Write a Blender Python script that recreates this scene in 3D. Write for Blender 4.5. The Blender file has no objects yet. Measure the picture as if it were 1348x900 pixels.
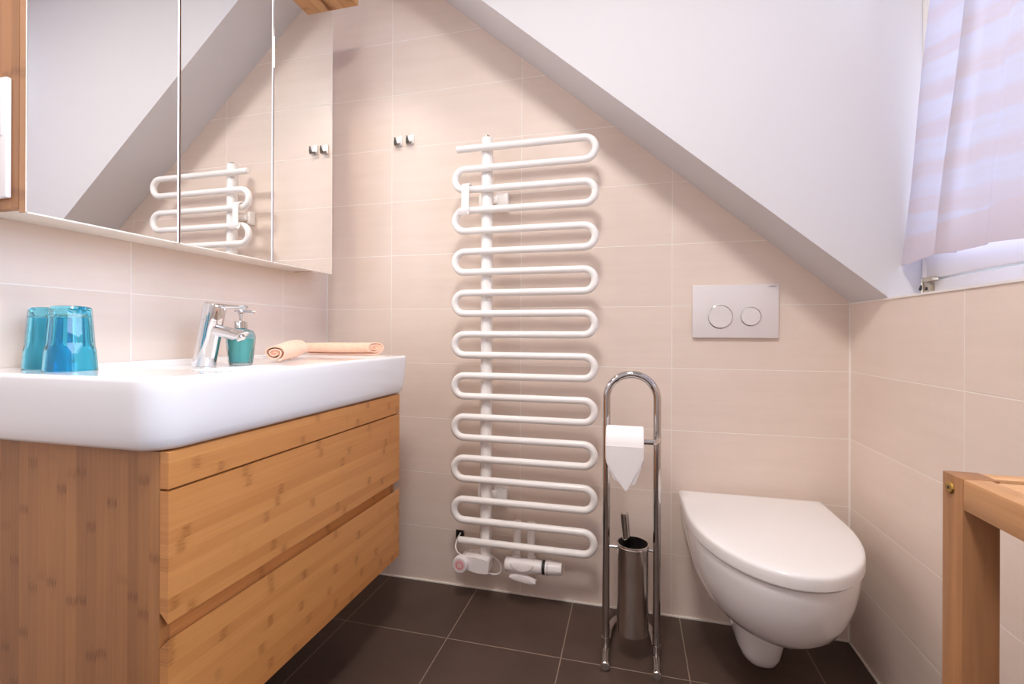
import bpy, bmesh, math, random
from mathutils import Vector, Matrix
random.seed(7)
PI = math.pi
scene = bpy.context.scene
C = scene.collection

# ---------------------------------------------------------------- helpers
def lin(c):
    return tuple((x / 12.92 if x <= 0.04045 else ((x + 0.055) / 1.055) ** 2.4) for x in c)
def rgb(r, g, b):
    return lin((r / 255, g / 255, b / 255)) + (1.0,)

class MB:
    def __init__(s):
        s.bm = bmesh.new()
    def box(s, x0, x1, y0, y1, z0, z1, bev=0.0, seg=2):
        bm2 = bmesh.new()
        bmesh.ops.create_cube(bm2, size=1)
        for v in bm2.verts:
            v.co = Vector(((x0 + x1) / 2 + v.co.x * (x1 - x0), (y0 + y1) / 2 + v.co.y * (y1 - y0), (z0 + z1) / 2 + v.co.z * (z1 - z0)))
        if bev > 0:
            bmesh.ops.bevel(bm2, geom=bm2.edges[:], offset=bev, segments=seg, affect='EDGES', profile=0.5)
        s._merge(bm2)
        return s
    def _merge(s, bm2):
        me = bpy.data.meshes.new('tmp')
        bm2.to_mesh(me); bm2.free()
        s.bm.from_mesh(me)
        bpy.data.meshes.remove(me)
    def rings(s, rings, closed=True, cap0=True, cap1=True):
        vs = [[s.bm.verts.new(p) for p in r] for r in rings]
        n = len(vs[0])
        for a, b in zip(vs[:-1], vs[1:]):
            for i in range(n if closed else n - 1):
                j = (i + 1) % n
                try: s.bm.faces.new((a[i], a[j], b[j], b[i]))
                except ValueError: pass
        if cap0: s.bm.faces.new(list(reversed(vs[0])))
        if cap1: s.bm.faces.new(vs[-1])
        return s
    def tube(s, pts, r, n=16, caps=True, round_ends=False):
        pts = [Vector(p) for p in pts]
        rs = list(r) if isinstance(r, (list, tuple)) else [r] * len(pts)
        t0 = (pts[1] - pts[0]).normalized()
        up = Vector((0, 0, 1)) if abs(t0.z) < 0.9 else Vector((1, 0, 0))
        nrm = t0.cross(up).normalized()
        rr = []
        prev = t0
        if round_ends:
            d0 = (pts[0] - pts[1]).normalized(); d1 = (pts[-1] - pts[-2]).normalized()
            pts = [pts[0] + d0 * rs[0] * .35, pts[0] + d0 * rs[0] * .25] + pts + [pts[-1] + d1 * rs[-1] * .25, pts[-1] + d1 * rs[-1] * .35]
            rs = [rs[0] * .7, rs[0] * .9] + rs + [rs[-1] * .9, rs[-1] * .7]
        for i, p in enumerate(pts):
            if i == 0: t = (pts[1] - pts[0]).normalized()
            elif i == len(pts) - 1: t = (pts[-1] - pts[-2]).normalized()
            else: t = ((pts[i + 1] - p).normalized() + (p - pts[i - 1]).normalized()).normalized()
            q = prev.rotation_difference(t)
            nrm = (q @ nrm); nrm = (nrm - t * nrm.dot(t)).normalized()
            b = t.cross(nrm)
            rr.append([p + (nrm * math.cos(2 * PI * k / n) + b * math.sin(2 * PI * k / n)) * rs[i] for k in range(n)])
            prev = t
        return s.rings(rr, cap0=caps, cap1=caps)
    def lathe(s, prof, loc=(0, 0, 0), axis=(0, 0, 1), n=40, rfun=None, caps=True):
        loc = Vector(loc); ax = Vector(axis).normalized()
        q = Vector((0, 0, 1)).rotation_difference(ax)
        rr = []
        for (r, z) in prof:
            ring = []
            for k in range(n):
                a = 2 * PI * k / n
                R = rfun(r, z, a) if rfun else r
                ring.append(loc + q @ Vector((R * math.cos(a), R * math.sin(a), z)))
            rr.append(ring)
        return s.rings(rr, cap0=caps, cap1=caps)
    def prism(s, poly, axis, a, b):
        def P(u, v, w):
            return {'X': (w, u, v), 'Y': (u, w, v), 'Z': (u, v, w)}[axis]
        return s.rings([[P(u, v, a) for u, v in poly], [P(u, v, b) for u, v in poly]])
    def build(s, name, m, parent=None, base=None, smooth=35, keep_normals=False):
        bm = s.bm
        if not keep_normals:
            bmesh.ops.recalc_face_normals(bm, faces=bm.faces[:])
        off = Vector(parent['_base']) if parent is not None and '_base' in parent else Vector(base or (0, 0, 0))
        for v in bm.verts: v.co -= off
        me = bpy.data.meshes.new(name)
        bm.to_mesh(me); bm.free()
        if smooth:
            for p in me.polygons: p.use_smooth = True
            me.set_sharp_from_angle(angle=math.radians(smooth))
        o = bpy.data.objects.new(name, me)
        C.objects.link(o)
        if m is not None: me.materials.append(m)
        if parent is not None:
            o.parent = parent
            o['_base'] = list(off)
        else:
            o.location = off
            o['_base'] = list(off)
        return o

def tag(o, label, cat, group=None, kind=None):
    o['label'] = label; o['category'] = cat
    if group: o['group'] = group
    if kind: o['kind'] = kind
    return o
def thing(name, label, cat, base, group=None):
    o = bpy.data.objects.new(name, None)
    o.empty_display_size = 0.05
    C.objects.link(o); o.location = base; o['_base'] = list(base)
    return tag(o, label, cat, group)
def struct(mb, name, m, smooth=0):
    o = mb.build(name, m, smooth=smooth); o['kind'] = 'structure'
    return o

# ---------------------------------------------------------------- materials
def newmat(name):
    m = bpy.data.materials.new(name); m.use_nodes = True
    nt = m.node_tree
    return m, nt, nt.nodes['Principled BSDF']
def mat(name, col, rough=0.5, metal=0.0, **kw):
    m, nt, b = newmat(name)
    b.inputs['Base Color'].default_value = col
    b.inputs['Roughness'].default_value = rough
    b.inputs['Metallic'].default_value = metal
    for k, v in kw.items(): b.inputs[k.replace('_', ' ')].default_value = v
    return m
class N:
    def __init__(s, nt): s.nt = nt
    def node(s, t, **kw):
        n = s.nt.nodes.new(t)
        for k, v in kw.items(): setattr(n, k, v)
        return n
    def math(s, op, a, b=None, c=None):
        n = s.node('ShaderNodeMath', operation=op)
        for i, x in enumerate((a, b, c)):
            if x is None: continue
            if isinstance(x, (int, float)): n.inputs[i].default_value = x
            else: s.nt.links.new(x, n.inputs[i])
        return n.outputs[0]
    def mix(s, f, a, b):
        n = s.node('ShaderNodeMix', data_type='RGBA')
        for i, x in ((0, f), (6, a), (7, b)):
            if isinstance(x, (int, float)): n.inputs[i].default_value = x
            elif isinstance(x, tuple): n.inputs[i].default_value = x
            else: s.nt.links.new(x, n.inputs[i])
        return n.outputs[2]
    def noise(s, vec, scale, detail=2.0, rough=0.5, dim='3D'):
        n = s.node('ShaderNodeTexNoise', noise_dimensions=dim)
        n.inputs['Scale'].default_value = scale; n.inputs['Detail'].default_value = detail
        n.inputs['Roughness'].default_value = rough
        s.nt.links.new(vec, n.inputs['Vector'])
        return n.outputs['Fac']
    def combine(s, x, y, z):
        n = s.node('ShaderNodeCombineXYZ')
        for i, v in enumerate((x, y, z)):
            if isinstance(v, (int, float)): n.inputs[i].default_value = v
            else: s.nt.links.new(v, n.inputs[i])
        return n.outputs[0]
    def white(s, val):
        n = s.node('ShaderNodeTexWhiteNoise', noise_dimensions='1D')
        s.nt.links.new(val, n.inputs['W'])
        return n.outputs['Value']
    def ramp(s, f, lo, hi):
        n = s.node('ShaderNodeMapRange'); n.clamp = True
        s.nt.links.new(f, n.inputs[0]); n.inputs[1].default_value = lo; n.inputs[2].default_value = hi
        return n.outputs[0]
    def smooth(s, f, lo, hi):
        n = s.node('ShaderNodeMapRange'); n.interpolation_type = 'SMOOTHSTEP'; n.clamp = True
        s.nt.links.new(f, n.inputs[0]); n.inputs[1].default_value = lo; n.inputs[2].default_value = hi
        return n.outputs[0]
def position(nt, obj=False):
    if obj:
        n = nt.nodes.new('ShaderNodeTexCoord'); out = n.outputs['Object']
    else:
        n = nt.nodes.new('ShaderNodeNewGeometry'); out = n.outputs['Position']
    sp = nt.nodes.new('ShaderNodeSeparateXYZ'); nt.links.new(out, sp.inputs[0])
    return out, sp.outputs[0], sp.outputs[1], sp.outputs[2]
def bump(nt, h, b, strength=0.3, dist=0.002):
    n = nt.nodes.new('ShaderNodeBump'); n.inputs['Strength'].default_value = strength
    n.inputs['Distance'].default_value = dist
    nt.links.new(h, n.inputs['Height']); nt.links.new(n.outputs[0], b.inputs['Normal'])

def tile_mat(name, ax, u0, du, v0, dv, c1, c2, grout, gw, rough, vax='Z', mott=0.5, streak=(3, 40), lowrow=None):
    m, nt, b = newmat(name); n = N(nt)
    pos, X, Y, Z = position(nt)
    U = {'X': X, 'Y': Y}[ax]; V = {'Z': Z, 'Y': Y}[vax]
    def cell(c, o, d):
        t = n.math('DIVIDE', n.math('SUBTRACT', c, o), d)
        fr = n.math('FRACT', t); fl = n.math('FLOOR', t)
        e = n.math('MULTIPLY', n.math('MINIMUM', fr, n.math('SUBTRACT', 1.0, fr)), d)
        return e, fl
    eu, fu = cell(U, u0, du); ev, fv = cell(V, v0, dv)
    e = n.math('MINIMUM', eu, ev)
    g = n.math('SUBTRACT', 1.0, n.smooth(e, gw * 0.35, gw * 0.75))
    idx = n.math('ADD', n.math('MULTIPLY', fu, 13.7), n.math('MULTIPLY', fv, 5.31))
    rnd = n.white(idx)
    vec = n.combine(n.math('ADD', n.math('MULTIPLY', U, streak[0]), n.math('MULTIPLY', rnd, 17)), n.math('MULTIPLY', V, streak[1]), idx)
    f1 = n.noise(vec, 1.0, 4.0, 0.6)
    f2 = n.noise(pos, 7.0, 3.0, 0.55)
    f = n.math('ADD', n.math('MULTIPLY', f1, mott), n.math('MULTIPLY', f2, 1 - mott))
    f = n.ramp(f, 0.3, 0.7)
    f = n.math('ADD', n.math('MULTIPLY', f, 0.75), n.math('MULTIPLY', rnd, 0.25))
    col = n.mix(f, c1, c2)
    col = n.mix(g, col, grout)
    nt.links.new(col, b.inputs['Base Color'])
    r = n.math('ADD', n.math('MULTIPLY', g, 0.4), rough)
    nt.links.new(r, b.inputs['Roughness'])
    bump(nt, n.math('SUBTRACT', n.math('MULTIPLY', f1, 0.05), g), b, 0.35, 0.0015)
    return m

def bamboo(name, grain, cross, light, dark, node, w=0.021, rough=0.42, contrast=1.0, rstrip=0.36):
    """strips of bamboo along axis `grain`, stacked along axis `cross`"""
    m, nt, b = newmat(name); n = N(nt)
    pos, X, Y, Z = position(nt, True)
    A = {'X': X, 'Y': Y, 'Z': Z}
    a, c = A[grain], A[cross]
    t = n.math('DIVIDE', n.math('ADD', c, 5.0), w)
    fl = n.math('FLOOR', t)
    r1 = n.white(fl); r2 = n.white(n.math('ADD', fl, 71.3))
    fib = n.noise(n.combine(n.math('MULTIPLY', a, 5), n.math('MULTIPLY', c, 240), n.math('MULTIPLY', fl, 3.1)), 1.0, 3.0, 0.6)
    cloud = n.noise(n.combine(n.math('MULTIPLY', a, 3.5), n.math('MULTIPLY', c, 22), 0.0), 1.0, 2.0, 0.5)
    f = n.math('ADD', n.math('MULTIPLY', r1, rstrip), n.math('ADD', n.math('MULTIPLY', fib, 0.50), n.math('MULTIPLY', cloud, 0.30)))
    f = n.math('SUBTRACT', f, 0.18)
    # the darker knuckle of each strip
    per = 0.21
    ta = n.math('ADD', n.math('DIVIDE', n.math('ADD', a, 5.0), per), n.math('MULTIPLY', r2, 1.0))
    fa = n.math('FRACT', ta)
    d = n.math('ABSOLUTE', n.math('SUBTRACT', fa, 0.5))
    k1 = n.math('SUBTRACT', 1.0, n.smooth(d, 0.006, 0.060))
    k2 = n.math('SUBTRACT', 1.0, n.smooth(d, 0.02, 0.16))
    fib2 = n.noise(n.combine(n.math('MULTIPLY', a, 60), n.math('MULTIPLY', c, 330), 0.0), 1.0, 3.0, 0.7)
    yes = n.smooth(n.white(n.math('ADD', n.math('FLOOR', ta), n.math('MULTIPLY', fl, 7.7))), 0.12, 0.45)
    k = n.math('ADD', n.math('MULTIPLY', k1, n.math('ADD', .25, n.math('MULTIPLY', n.ramp(fib2, 0.35, 0.7), .6))), n.math('MULTIPLY', k2, n.math('MULTIPLY', n.ramp(fib2, 0.4, 0.75), 0.35)))
    k = n.math('MULTIPLY', n.math('MULTIPLY', k, yes), 0.66 * contrast)
    col = n.mix(n.ramp(f, 0.1, 0.95), dark, light)
    col = n.mix(k, col, node)
    nt.links.new(col, b.inputs['Base Color'])
    b.inputs['Roughness'].default_value = rough
    bump(nt, fib, b, 0.05, 0.001)
    return m
def plain_wood(name, grain, light, dark, rough=0.5):
    m, nt, b = newmat(name); n = N(nt)
    pos, X, Y, Z = position(nt, True)
    A = {'X': X, 'Y': Y, 'Z': Z}
    sc = {ax: (6.0 if ax == grain else 120.0) for ax in 'XYZ'}
    v = n.combine(n.math('MULTIPLY', X, sc['X']), n.math('MULTIPLY', Y, sc['Y']), n.math('MULTIPLY', Z, sc['Z']))
    f1 = n.noise(v, 1.0, 4.0, 0.6)
    sc = {ax: (2.5 if ax == grain else 26.0) for ax in 'XYZ'}
    v = n.combine(n.math('MULTIPLY', X, sc['X']), n.math('MULTIPLY', Y, sc['Y']), n.math('MULTIPLY', Z, sc['Z']))
    f2 = n.noise(v, 1.0, 3.0, 0.55)
    f = n.math('ADD', n.math('MULTIPLY', f1, 0.4), n.math('MULTIPLY', f2, 0.6))
    col = n.mix(n.ramp(f, 0.3, 0.7), dark, light)
    nt.links.new(col, b.inputs['Base Color']); b.inputs['Roughness'].default_value = rough
    bump(nt, f1, b, 0.08, 0.001)
    return m

TILE1, TILE2, GROUT = rgb(224, 207, 193), rgb(235, 219, 207), rgb(242, 233, 224)
XV, YL, YR = 0.2776, -0.2394, -0.4893
m_tile_back = tile_mat('beige tile back', 'X', XV, 0.5, 0.0, 0.2, TILE1, TILE2, GROUT, 0.0025, 0.34)
m_tile_left = tile_mat('beige tile left', 'Y', YL, 0.5, 0.0, 0.2, TILE1, TILE2, GROUT, 0.0025, 0.34)
m_tile_right = tile_mat('beige tile right', 'Y', YR, 0.5, 0.0, 0.2, TILE1, TILE2, GROUT, 0.0025, 0.34)
m_floor = tile_mat('dark floor tile', 'X', 0.28, 0.3411, -0.2858, 0.3411, rgb(66, 51, 44), rgb(86, 68, 59), rgb(140, 122, 108), 0.0026, 0.42, vax='Y', mott=0.3, streak=(9, 14))
def plaster(name, col):
    m, nt, b = newmat(name); n = N(nt)
    pos, X, Y, Z = position(nt)
    b.inputs['Base Color'].default_value = col; b.inputs['Roughness'].default_value = 0.75
    bump(nt, n.noise(pos, 60, 4, 0.6), b, 0.08, 0.001)
    return m
m_plaster = plaster('white plaster', rgb(216, 213, 214))
m_sealant = mat('white sealant', rgb(238, 232, 224), 0.5)
m_trim = mat('white trim', rgb(236, 232, 228), 0.4)
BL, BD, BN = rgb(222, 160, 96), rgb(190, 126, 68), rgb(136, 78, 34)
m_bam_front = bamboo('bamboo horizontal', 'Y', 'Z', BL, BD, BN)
m_bam_side_shaded = bamboo('bamboo vertical shaded', 'Z', 'X', rgb(196, 138, 84), rgb(144, 96, 56), rgb(108, 58, 24), w=0.022, rstrip=.38)  # same bamboo as the fronts, shade of the side faces put into its colour
m_bam_edge = bamboo('bamboo edge', 'Z', 'Y', rgb(200, 150, 104), rgb(160, 110, 68), rgb(98, 60, 34), w=0.02)
m_bam_board = bamboo('bamboo board', 'Y', 'X', rgb(210, 160, 108), rgb(172, 120, 72), BN, w=0.026)
m_gap = mat('dark joint', rgb(60, 36, 24), 0.7)
m_ceramic = mat('white ceramic', rgb(240, 238, 238), 0.08, Coat_Weight=0.3, Coat_Roughness=0.03)
m_lid = mat('white lid plastic', rgb(240, 237, 236), 0.22)
m_laminate = mat('white laminate', rgb(236, 228, 218), 0.35)
m_mirror = mat('mirror', (0.93, 0.93, 0.92, 1), 0.0, 1.0)
m_glass_edge = mat('satin mirror edge', (0.90, 0.89, 0.92, 1), 0.4, 0.0)
m_chrome = mat('chrome', (0.78, 0.78, 0.79, 1), 0.05, 1.0)
m_hookplate = mat('satin chrome', (0.92, 0.90, 0.88, 1), 0.3, 0.55)
m_prong = mat('dark polished chrome', (0.26, 0.24, 0.22, 1), 0.2, 1.0)
m_chrome_d = mat('dark chrome', (0.62, 0.60, 0.59, 1), 0.06, 1.0)
m_steel = mat('brushed steel', (0.72, 0.69, 0.66, 1), 0.14, 1.0)
m_rad = mat('white enamel', rgb(244, 241, 238), 0.25)
m_plastic = mat('white plastic', rgb(240, 234, 232), 0.35)
m_plate = mat('flush plate plastic', rgb(228, 222, 222), 0.3)
m_black = mat('black rubber', rgb(28, 26, 26), 0.5)
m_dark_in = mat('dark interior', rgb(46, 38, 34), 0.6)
m_red = mat('red ring', rgb(226, 86, 96), 0.4)
m_pink = mat('pale pink dial', rgb(238, 204, 204), 0.4)
m_print = mat('grey print', rgb(110, 104, 104), 0.5)
m_brass = mat('brass', rgb(196, 160, 88), 0.25, 1.0)
m_nickel = mat('nickel hinge', rgb(200, 188, 168), 0.3, 1.0)
def glass(name, col, rough=0.0, ior=1.45):
    m, nt, b = newmat(name)
    b.inputs['Base Color'].default_value = col; b.inputs['Roughness'].default_value = rough
    b.inputs['Transmission Weight'].default_value = 1.0; b.inputs['IOR'].default_value = ior
    return m
m_cup = glass('turquoise glass', rgb(128, 222, 244), 0.0)
m_bottle = glass('teal glass', rgb(200, 232, 242), 0.02)
m_soap = mat('aqua liquid soap', rgb(136, 222, 198), 0.3)
def fabric(name, col1, col2, scale=900):
    m, nt, b = newmat(name); n = N(nt)
    pos, X, Y, Z = position(nt, True)
    f = n.noise(pos, scale, 3, 0.7); f2 = n.noise(pos, 60, 2, 0.5)
    nt.links.new(n.mix(n.ramp(n.math('ADD', n.math('MULTIPLY', f, .6), n.math('MULTIPLY', f2, .4)), 0.3, 0.7), col1, col2), b.inputs['Base Color'])
    b.inputs['Roughness'].default_value = 0.95
    b.inputs['Sheen Weight'].default_value = 0.3
    bump(nt, f, b, 0.5, 0.002)
    return m
m_towel = fabric('peach terry cloth', rgb(238, 186, 154), rgb(252, 214, 188))
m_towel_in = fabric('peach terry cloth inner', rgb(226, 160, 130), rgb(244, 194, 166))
m_paper = mat('white tissue', rgb(246, 242, 242), 0.9)
m_card = mat('grey cardboard', rgb(176, 160, 146), 0.9)
m_teak_z_shaded = plain_wood('oiled wood upright shaded', 'Z', rgb(176, 126, 84), rgb(136, 94, 60))  # leg wood toned down to carry the shade on its near face
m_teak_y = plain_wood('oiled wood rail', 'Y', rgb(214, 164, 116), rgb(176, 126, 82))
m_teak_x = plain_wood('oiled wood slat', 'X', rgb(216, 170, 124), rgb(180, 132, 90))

# ---------------------------------------------------------------- room
W, H, FRONT = 1.781, 2.45, -2.75
SL = 0.866
def slope(x): return 1.003 + SL * (W - x)
struct(MB().box(-0.12, 2.02, FRONT - .1, 0.12, -0.12, 0.0), 'floor', m_floor)
struct(MB().box(-0.12, 2.02, 0.0, 0.12, 0.0, H), 'wall_back', m_tile_back)
struct(MB().box(-0.12, 0.0, FRONT, 0.0, 0.0, H), 'wall_left', m_tile_left)
struct(MB().box(W, 1.93, FRONT, 0.0, 0.0, 1.0), 'wall_right', m_tile_right)
WX = 1.850                       # the plane of the window
WY0, WY1, WZ1 = -0.212, -2.00, 2.25  # window run on past the curtain, out of view, for more daylight
mb = MB().box(WX, 1.93, FRONT, WY1, 1.0, H)
mb.box(WX, 1.93, WY1, WY0, WZ1, H)
struct(mb, 'wall_right_upper', m_plaster)
struct(MB().box(-0.12, 2.02, FRONT - .1, FRONT, 0.0, H), 'wall_front', m_plaster)
struct(MB().box(-0.12, 2.02, FRONT - .1, 0.12, H, H + .1), 'ceiling', m_plaster)
xs = W - (H - 1.003) / SL
struct(MB().prism([(xs, H), (W, 1.0035), (1.93, 1.0035), (1.93, H)], 'Y', -0.21, 0.0), 'wall_dormer', m_plaster)
# white edging on top of the tiles and the sealant at the foot of the walls
struct(MB().box(W - .0025, WX, -2.0, -0.0005, 0.9985, 1.0035), 'trim_1', m_trim)
struct(MB().box(0.001, W - .001, -0.005, 0.0, 0.0, 0.0045), 'trim_2', m_sealant)
struct(MB().box(W - .005, W, FRONT, -0.005, 0.0, 0.0045), 'trim_3', m_sealant)
struct(MB().box(W - .0022, W, -0.0022, 0.0, 0.0045, 0.9985), 'trim_4', m_sealant)
struct(MB().box(0.0, .003, -0.003, 0.0, 0.0, H), 'trim_5', m_sealant)

# ---- window
def win_part(mb, name, m, parent):
    o = mb.build(name, m, parent, smooth=30); return o
win = bpy.data.objects.new('window_1', None); C.objects.link(win)
win['_base'] = [WX, -0.9, 1.0]; win.location = (WX, -0.9, 1.0); win['kind'] = 'structure'
f = MB()
f.box(WX, 1.92, WY1, WY0, 1.004, 1.040, .002)
f.box(WX, 1.92, WY1, WY0, WZ1 - .05, WZ1, .002)
f.box(WX, 1.92, WY0 - .020, WY0, 1.040, WZ1 - .05, .002)
f.box(WX, 1.92, WY1, WY1 + .02, 1.040, WZ1 - .05, .002)
win_part(f, 'window_frame', m_trim, win)
s_ = MB()
sy0, sy1, sz0, sz1 = WY0 - .024, WY1 + .024, 1.0445, WZ1 - .054
s_.box(WX - .004, 1.90, sy1, sy0, sz0, sz0 + .065, .004)
s_.box(WX - .004, 1.90, sy1, sy0, sz1 - .065, sz1, .004)
s_.box(WX - .004, 1.90, sy0 - .065, sy0, sz0 + .065, sz1 - .065, .004)
s_.box(WX - .004, 1.90, sy1, sy1 + .065, sz0 + .065, sz1 - .065, .004)
s_.box(WX - .002, 1.90, -1.14, -1.06, sz0 + .065, sz1 - .065, .004)
sash = win_part(s_, 'window_sash', m_trim, win)
m_pane, nt, b = newmat('window glass')
n = N(nt)
tr = n.node('ShaderNodeBsdfTransparent'); gl = n.node('ShaderNodeBsdfGlossy'); gl.inputs['Roughness'].default_value = 0.0
fr = n.node('ShaderNodeFresnel'); fr.inputs[0].default_value = 1.45
mx = n.node('ShaderNodeMixShader'); nt.links.new(fr.outputs[0], mx.inputs[0]); nt.links.new(tr.outputs[0], mx.inputs[1]); nt.links.new(gl.outputs[0], mx.inputs[2])
nt.links.new(mx.outputs[0], nt.nodes['Material Output'].inputs[0])
win_part(MB().box(1.872, 1.876, -1.07, sy0 - .06, sz0 + .06, sz1 - .06), 'window_pane', m_pane, win)
win_part(MB().box(1.872, 1.876, sy1 + .06, -1.13, sz0 + .06, sz1 - .06), 'window_pane', m_pane, win)
h = MB()
h.box(WX - .016, WX - .003, -.285, -.243, 1.0365, 1.0475, .0015)
h.box(WX - .010, WX, -.264, -.240, 1.0100, 1.0330, .002)
h.tube([(WX - .010, -.2365, 1.012), (WX - .010, -.2365, 1.046)], .0035, 10)
hg = win_part(h, 'window_hinge', m_nickel, win)
win_part(MB().tube([(WX - .0115, -.252, 1.0205), (WX - .0095, -.252, 1.0205)], .004, 12).tube([(WX - .0155, -.2365, 1.018), (WX - .0125, -.2365, 1.030)], .0028, 10), 'hinge_screw', m_black, hg)

# ---------------------------------------------------------------- vanity cabinet
VX, VY0, VY1 = 0.46, -1.024, -0.281
van = thing('vanity_cabinet', 'wall-hung bamboo vanity cabinet with two drawers under the white washbasin', 'bathroom cabinet', (0.23, -0.65, 0.225))
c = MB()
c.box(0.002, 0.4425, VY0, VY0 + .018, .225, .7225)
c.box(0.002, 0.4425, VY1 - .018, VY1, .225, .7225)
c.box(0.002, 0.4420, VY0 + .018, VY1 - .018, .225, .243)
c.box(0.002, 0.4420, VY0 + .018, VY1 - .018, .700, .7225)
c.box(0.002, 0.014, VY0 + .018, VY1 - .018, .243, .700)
c.build('carcass', m_bam_side_shaded, van, smooth=0)
MB().box(0.400, 0.4405, VY0 + .018, VY1 - .018, .400, .480).build('grip_rail', m_bam_front, van, smooth=0)
MB().box(0.443, VX, VY0, VY1, .6655, .7225, .0006, 1).build('fascia', m_bam_front, van, smooth=0)
def drawer(z0, z1, bevel_bottom, name):
    b = .016
    if bevel_bottom: poly = [(0.4435, z0 + b), (VX, z0), (VX, z1), (0.4435, z1)]
    else: poly = [(0.4435, z0), (VX, z0), (VX, z1), (0.4435, z1 - b)]
    d = MB().prism(poly, 'Y', VY0, VY1).build('drawer', m_bam_front, van, smooth=0)
    bx = MB()
    bx.box(.06, .4430, VY0 + .03, VY0 + .042, z0 + .03, z1 - .05)
    bx.box(.06, .4430, VY1 - .042, VY1 - .03, z0 + .03, z1 - .05)
    bx.box(.06, .072, VY0 + .042, VY1 - .042, z0 + .03, z1 - .05)
    bx.box(.072, .4430, VY0 + .042, VY1 - .042, z0 + .03, z0 + .04)
    bx.build('drawer_box', m_laminate, d, smooth=0)
    return d
drawer(.458, .6620, True, 'upper')
drawer(.225, .4330, False, 'lower')

# ---------------------------------------------------------------- washbasin
BY0, BY1, BX = -1.056, -0.238, 0.475
def basin_outline(off, n=10):
    """counter-clockwise plan outline, inset by off (back stays at the wall)"""
    x1, y0, y1, r = BX - off, BY0 + off, BY1 - off * 1.0, 0.048 - off * .3
    pts = [(0.002, y0)]
    NS = 14
    for i in range(1, NS): pts.append((0.002 + (x1 - r - .002) * i / NS, y0))
    for i in range(n + 1):
        a = -PI / 2 + PI / 2 * i / n; pts.append((x1 - r + r * math.cos(a), y0 + r + r * math.sin(a)))
    for i in range(1, 24): pts.append((x1, y0 + r + (y1 - y0 - 2 * r) * i / 24))
    r2 = r * .8
    for i in range(n + 1):
        a = PI / 2 * i / n; pts.append((x1 - r2 + r2 * math.cos(a), y1 - r2 + r2 * math.sin(a)))
    for i in range(1, NS): pts.append((x1 - r2 - (x1 - r2 - .002) * i / NS, y1))
    pts.append((0.002, y1))
    for i in range(1, 40): pts.append((0.002, y1 + (y0 - y1) * i / 40))
    return pts
def sst(a, b, x):
    t = max(0, min(1, (x - a) / (b - a))); return t * t * (3 - 2 * t)
def basin_z(x, y):
    z = 0.840
    mid = sst(-.912, -.872, y) * (1 - sst(-.60, -.40, y) * .55) * (1 - sst(-.37, -.31, y)) * sst(.012, .03, x) * (1 - sst(.435, .46, x))
    z -= .0145 * mid
    bowl = sst(.205, .255, x) * (1 - sst(.405, .447, x)) * sst(-.868, -.80, y) * (1 - sst(-.64, -.585, y))
    return z - .085 * bowl
mb = MB(); bm = mb.bm
prof = [(.0240, .7240), (.0170, .7262), (.0105, .7330), (.0070, .7450), (.0042, .765), (.0018, .79), (.0005, .815), (0, .832), (.0010, .8372), (.0035, .8395), (.007, .840)]
mb.rings([[(x, y, z) for x, y in basin_outline(o)] for o, z in prof], closed=True, cap0=True, cap1=False)
# top surface: concentric rings shrinking towards the centre line, then draped on basin_z
base = basin_outline(.007)
cx, cy = .235, -.647
bm.verts.ensure_lookup_table()
prev = bm.verts[-len(base):]
K = 44
for k in range(1, K + 1):
    t = 1 - k / (K + .3)
    ring = []
    for x, y in base:
        X, Y = cx + (x - cx) * t, cy + (y - cy) * t
        ring.append(bm.verts.new((X, Y, basin_z(X, Y))))
    for i in range(len(base)):
        j = (i + 1) % len(base); bm.faces.new((prev[i], prev[j], ring[j], ring[i]))
    prev = ring
bm.faces.new(prev)
basin = thing('washbasin', 'wide white ceramic washbasin resting on the bamboo vanity', 'washbasin', (0.235, -0.647, 0.724))
mb.build('basin', m_ceramic, basin, smooth=50)
MB().lathe([(.0, 0), (.020, 0), (.022, .001), (.020, .003), (.010, .005), (.0, .0055)][1:], (.315, -.735, basin_z(.315, -.735) + .0003)).build('drain_plug', m_chrome, basin)

# ---------------------------------------------------------------- faucet
A0, A1 = Vector((.1285, -.660, .8264)), Vector((.1625, -.660, .980))
fd = (A1 - A0).normalized(); fL = (A1 - A0).length
fau = thing('faucet', 'slanted chrome mixer tap with a lever standing on the washbasin', 'tap', A0)
mb = MB()
n_ = 40
rings = []
for k in range(2):
    pass
def faxis_ring(dist, r, flat=False):
    c = A0 + fd * dist
    s1 = Vector((0, 1, 0)); s2 = fd.cross(s1).normalized()
    out = []
    for i in range(n_):
        a = 2 * PI * i / n_
        p = c + (s1 * math.cos(a) + s2 * math.sin(a)) * r
        if flat:   # foot cut level with the basin
            p = p - fd * ((p.z - A0.z) / fd.z)
        out.append(p)
    return out
mb.rings([faxis_ring(0, .0258, True), faxis_ring(.012, .0255), faxis_ring(fL * .735, .0250)])
mb.build('faucet_body', m_chrome, fau)
MB().rings([faxis_ring(fL * .735, .0236), faxis_ring(fL * .752, .0236)]).build('faucet_ring', m_steel, fau)
mb = MB()
mb.rings([faxis_ring(fL * .752, .0250), faxis_ring(fL * .965, .0247), faxis_ring(fL * .99, .0237), faxis_ring(fL * 1.0, .0215)])
cap = mb.build('faucet_cartridge_cap', m_chrome, fau)
# lever: a thin flat bar from the cap
mb = MB()
l0 = A1 + Vector((.006, 0, -.006)); l1 = Vector((.256, -.662, .9695))
mb.tube([l0, l0 * .5 + l1 * .5, l1], [.0062, .005, .0042], 14, round_ends=True)
mb.build('lever', m_chrome, cap)
MB().tube([A0 + fd * (fL * .84) + Vector((.0135, -.0185, 0)), A0 + fd * (fL * .84) + Vector((.0145, -.0198, 0))], .0024, 10).build('temperature_dot', m_red, cap)
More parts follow.
